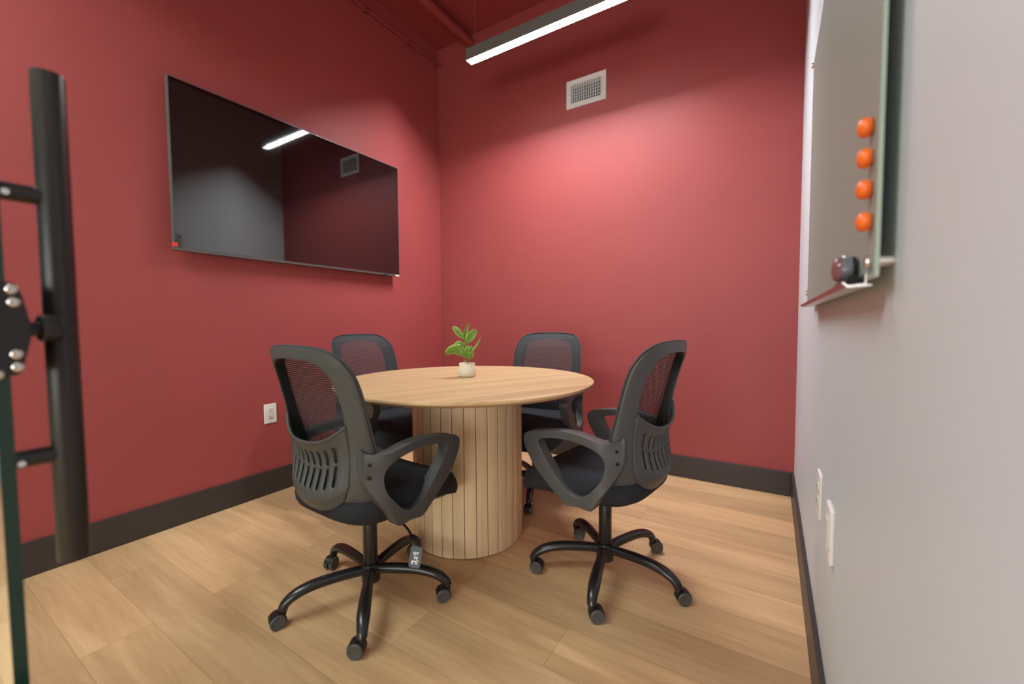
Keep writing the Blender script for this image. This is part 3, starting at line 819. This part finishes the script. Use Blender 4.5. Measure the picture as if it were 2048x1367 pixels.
def make_caster(parent):
    """hangs under the leg tip; local origin on the floor under the stem"""
    bm = bmesh.new()
    cyl(bm, (0, 0, .046), (0, 0, .070), .0058, 14)
    n = 14; off = 0.017
    rings = []
    for xx, rr in ((-.0165, .0245), (-.0165, .0272), (.0165, .0272), (.0165, .0245)):
        rings.append([(xx, -off + rr * math.cos(a), .0255 + rr * math.sin(a)) for a in (R(-8 + 168 * k / (n - 1)) for k in range(n))])
    rings.append(rings[0])
    loft(bm, rings, False, False, closed=False)
    box(bm, (-.0035, -off - .012, .016), (.0035, .006, .046), .002)
    cyl(bm, (0, 0, .038), (0, 0, .056), .0115, 18, bev=.002)
    c = link('caster', bm, 'plastic_d', parent, 45)
    return c
def wheel_bm(s):
    bm = bmesh.new(); prof = [(.006, .0005), (.0225, .0005), (.025, .003), (.0253, .010), (.0245, .0155), (.021, .0178), (.018, .0170), (.004, .0175)]
    lathe(bm, prof, 32)
    bmesh.ops.rotate(bm, verts=bm.verts, matrix=Matrix.Rotation(R(90 if s > 0 else -90), 3, 'Y'))
    bmesh.ops.translate(bm, verts=bm.verts, vec=(s * .0035, -.017, .0253))
    return bm

def make_leg(parent):
    bm = bmesh.new()
    path = smooth_path([(.018, 0, .106), (.09, 0, .1105), (.17, 0, .1105), (.225, 0, .103), (.262, 0, .089), (.284, 0, .071), (.291, 0, .056)], 4)
    n = len(path)
    rad, fl = [], []
    for i in range(n):
        x = path[i].x
        rad.append(interp(x, [0, .1, .2, .25, .291], [.0185, .0185, .0190, .0185, .0160]))
        k = interp(x, [0, .12, .20, .25, .28, .291], [1.0, 1.0, 1.10, 1.16, 1.08, 1.0])
        fl.append((k, 1 / k ** 0.6))
    tube(bm, path, rad, 16, flat=fl, up=(0, 0, 1))
    return link('base_leg', bm, 'metal_blk', parent, 50)

def build_chair(root, base_a, swivels):
    make_seat(root)
    bm = bmesh.new(); box(bm, (-.075, -.08, .322), (.075, .12, .366), .008); link('tilt_mechanism', bm, 'plastic_d', root, 40)
    bm = bmesh.new(); cyl(bm, (0, 0, .062), (0, 0, .130), .034, 28, bev=.003); link('base_hub', bm, 'metal_blk', root, 40)
    bm = bmesh.new(); cyl(bm, (0, 0, .126), (0, 0, .300), .0258, 28, bev=.001); cyl(bm, (0, 0, .050), (0, 0, .064), .012, 16); link('gas_column', bm, 'metal_blk', root, 40)
    # height lever on the right
    bm = bmesh.new(); tube(bm, smooth_path([(.07, .01, .335), (.15, .0, .330), (.20, -.004, .322), (.245, -.012, .300)], 4), .0042, 10)
    lv = link('height_lever', bm, 'metal_blk', root, 60)
    bm = bmesh.new(); tube(bm, smooth_path([(.238, -.011, .304), (.255, -.014, .292), (.270, -.016, .282)], 4), [.006, .0085, .010, .0105, .0105, .010, .009, .008, .005], 12, flat=[(1.4, .6)] * 9)
    link('lever_paddle', bm, 'plastic_d', lv, 60)
    fr = make_back_frame(root); make_mesh_panel(root); make_lumbar(root)
    make_arm(1, root); make_arm(-1, root)
    leg0 = make_leg(root); cst0 = make_caster(leg0)
    cst0.location = (.291, 0, 0)
    w0 = link('wheel', wheel_bm(1), 'plastic', cst0, 40); w1 = link('wheel', wheel_bm(-1), 'plastic', cst0, 40)
    for k in range(5):
        if k == 0: leg, cs = leg0, cst0
        else:
            leg = leg0.copy(); COL.objects.link(leg); leg.parent = root
            cs = cst0.copy(); COL.objects.link(cs); cs.parent = leg
            for w in (w0, w1):
                c = w.copy(); COL.objects.link(c); c.parent = cs
        leg.rotation_euler = (0, 0, base_a + k * 2 * PI / 5)
        cs.rotation_euler = (0, 0, swivels[k] - base_a - k * 2 * PI / 5)

def dup_chair(src, label, x, y, a, base_a, swivels):
    r = src.copy(); COL.objects.link(r); r.location = (x, y, 0); r.rotation_euler = (0, 0, a); r['label'] = label
    k = 0
    for ch in list(src.children):
        c = ch.copy(); COL.objects.link(c); c.parent = r
        leg = ch.name.startswith('base_leg')
        if leg: c.rotation_euler = (0, 0, base_a + k * 2 * PI / 5)
        for g in ch.children:
            d = g.copy(); COL.objects.link(d); d.parent = c
            if leg: d.rotation_euler = (0, 0, swivels[k] - base_a - k * 2 * PI / 5)
            for w in g.children:
                e = w.copy(); COL.objects.link(e); e.parent = d
        if leg: k += 1
    return r

def wsw(a, lst): return [R(v) - a for v in lst]     # world swivel angles -> chair frame
aL, aR, aRR, aRL = -0.041, 1.422, 3.257, -1.597
cA = thing('office_chair', 'black office chair nearest the camera on the left, with a hang tag on its lever', 'chair', (1.292, -1.872, 0), aL, 'office chairs round the table')
build_chair(cA, 0.478 - aL, wsw(aL, [-41, -66, 15, -20, -58]))
bpy.context.view_layer.update()
cB = dup_chair(cA, 'black office chair right of the table, nearest the pale wall, seen from its side', 1.992, -1.282, aR, 1.126 - aR, wsw(aR, [122, 105, 100, 122, 122]))
cC = dup_chair(cA, 'black office chair tucked under the table in front of the back wall', 1.355, -0.696, aRR, -1.211 - aRR, wsw(aRR, [20, 70, 140, 200, -60]))
cD = dup_chair(cA, 'black office chair tucked under the table beside the left wall, partly hidden', 0.619, -1.192, aRL, 0.35 - aRL, wsw(aRL, [30, 90, 140, 230, -50]))

# paper tag hanging from the lever of the nearest chair
tg = thing('hang_tag', 'small slate grey tag with white print hanging from the chair lever', 'tag', (0, 0, 0))
ca, sa = math.cos(aL), math.sin(aL)
lx, ly = 0.252, -0.016
tg.location = (1.292 + ca * lx - sa * ly, -1.872 + sa * lx + ca * ly, 0.199); tg.rotation_euler = (R(-6), R(8), R(28))
bm = bmesh.new()
outl = [(-.014, 0), (.014, 0)] + []
op = []
for cx, cz, a0 in ((.009, .009, -90), (.009, .063, 0), (-.009, .063, 90), (-.009, .009, 180)):
    for k in range(5): op.append((cx + .009 * math.cos(R(a0 + 22.5 * k)), cz + .009 * math.sin(R(a0 + 22.5 * k))))
loft(bm, [[(x * 1.1, y, z) for x, z in op] for y in (-.0008, .0008)]); link('card', bm, 'tag_dark', tg)
bm = bmesh.new()
for (x0, z0, x1, z1) in ((-.009, .044, .001, .047), (-.009, .049, .001, .052), (.003, .043, .006, .054), (.006, .050, .011, .053), (-.002, .033, .009, .036), (-.004, .028, -.001, .041), (.004, .026, .007, .040), (-.011, .012, -.006, .024), (-.006, .020, .004, .024), (.001, .012, .004, .022), (.006, .012, .009, .026), (.006, .022, .012, .026)):
    box(bm, (x0, -.0013, z0), (x1, -.0007, z1))
o = link('print', bm, 'sticker_w', tg); o['label'] = 'white printed pictogram'
bm = bmesh.new(); tube(bm, [(0, 0, .069), (.001, .0, .078), (0, 0, .085)], .0009, 6); link('tie', bm, 'tag_dark', tg)

# ------------------------------------------------------------------ lights
def area(name, loc, rot, sx, sy, power, col=(1, 1, 1)):
    d = bpy.data.lights.new(name, 'AREA'); d.shape = 'RECTANGLE'; d.size = sx; d.size_y = sy; d.energy = power; d.color = col
    o = bpy.data.objects.new(name, d); COL.objects.link(o); o.location = loc; o.rotation_euler = rot
    return o
area('hall_light', (0.75, -3.45, 2.93), (0, 0, 0), 1.8, 0.6, 82.0, (0.95, 0.98, 1.0))
area('hall_end_fill', (2.2, YH + 0.05, 1.15), (R(90), 0, R(4)), 4.4, 1.6, 190.0, (0.95, 0.98, 1.0))  # added soft fill from the far hall end; no window stands there
w = bpy.data.worlds.new('World'); scn.world = w; w.use_nodes = True
w.node_tree.nodes['Background'].inputs['Color'].default_value = (0.9, 0.95, 1.0, 1)
w.node_tree.nodes['Background'].inputs['Strength'].default_value = 0.25

# ------------------------------------------------------------------ camera
cam = bpy.data.cameras.new('camera'); co_ = bpy.data.objects.new('camera', cam); COL.objects.link(co_)
yaw, pitch, roll = 0.5576, -0.047, -0.0058
f = Vector((-math.sin(yaw) * math.cos(pitch), math.cos(yaw) * math.cos(pitch), math.sin(pitch)))
r = Vector((math.cos(yaw), math.sin(yaw), 0)); u = r.cross(f)
r2 = math.cos(roll) * r + math.sin(roll) * u; u2 = -math.sin(roll) * r + math.cos(roll) * u
mw = Matrix.Identity(4)
for i in range(3):
    mw[i][0], mw[i][1], mw[i][2] = r2[i], u2[i], -f[i]
mw.translation = Vector((2.5459, -2.8748, 1.0206))
co_.matrix_world = mw
cam.sensor_width = 36.0; cam.sensor_fit = 'HORIZONTAL'; cam.lens = 830.727 / 2048 * 36.0
cam.clip_start = 0.02; cam.clip_end = 60
cam.dof.use_dof = True; cam.dof.focus_distance = 1.9; cam.dof.aperture_fstop = 2.0
scn.camera = co_

vs = scn.view_settings
scn.display_settings.display_device = 'sRGB'
vs.view_transform = 'Standard'; vs.look = 'None'; vs.exposure = 0.0; vs.gamma = 1.0; vs.use_curve_mapping = False
scn.cycles.max_bounces = 10; scn.cycles.diffuse_bounces = 5; scn.cycles.glossy_bounces = 4; scn.cycles.transparent_max_bounces = 16
scn.cycles.use_denoising = True
scn.cycles.sample_clamp_indirect = 6.0
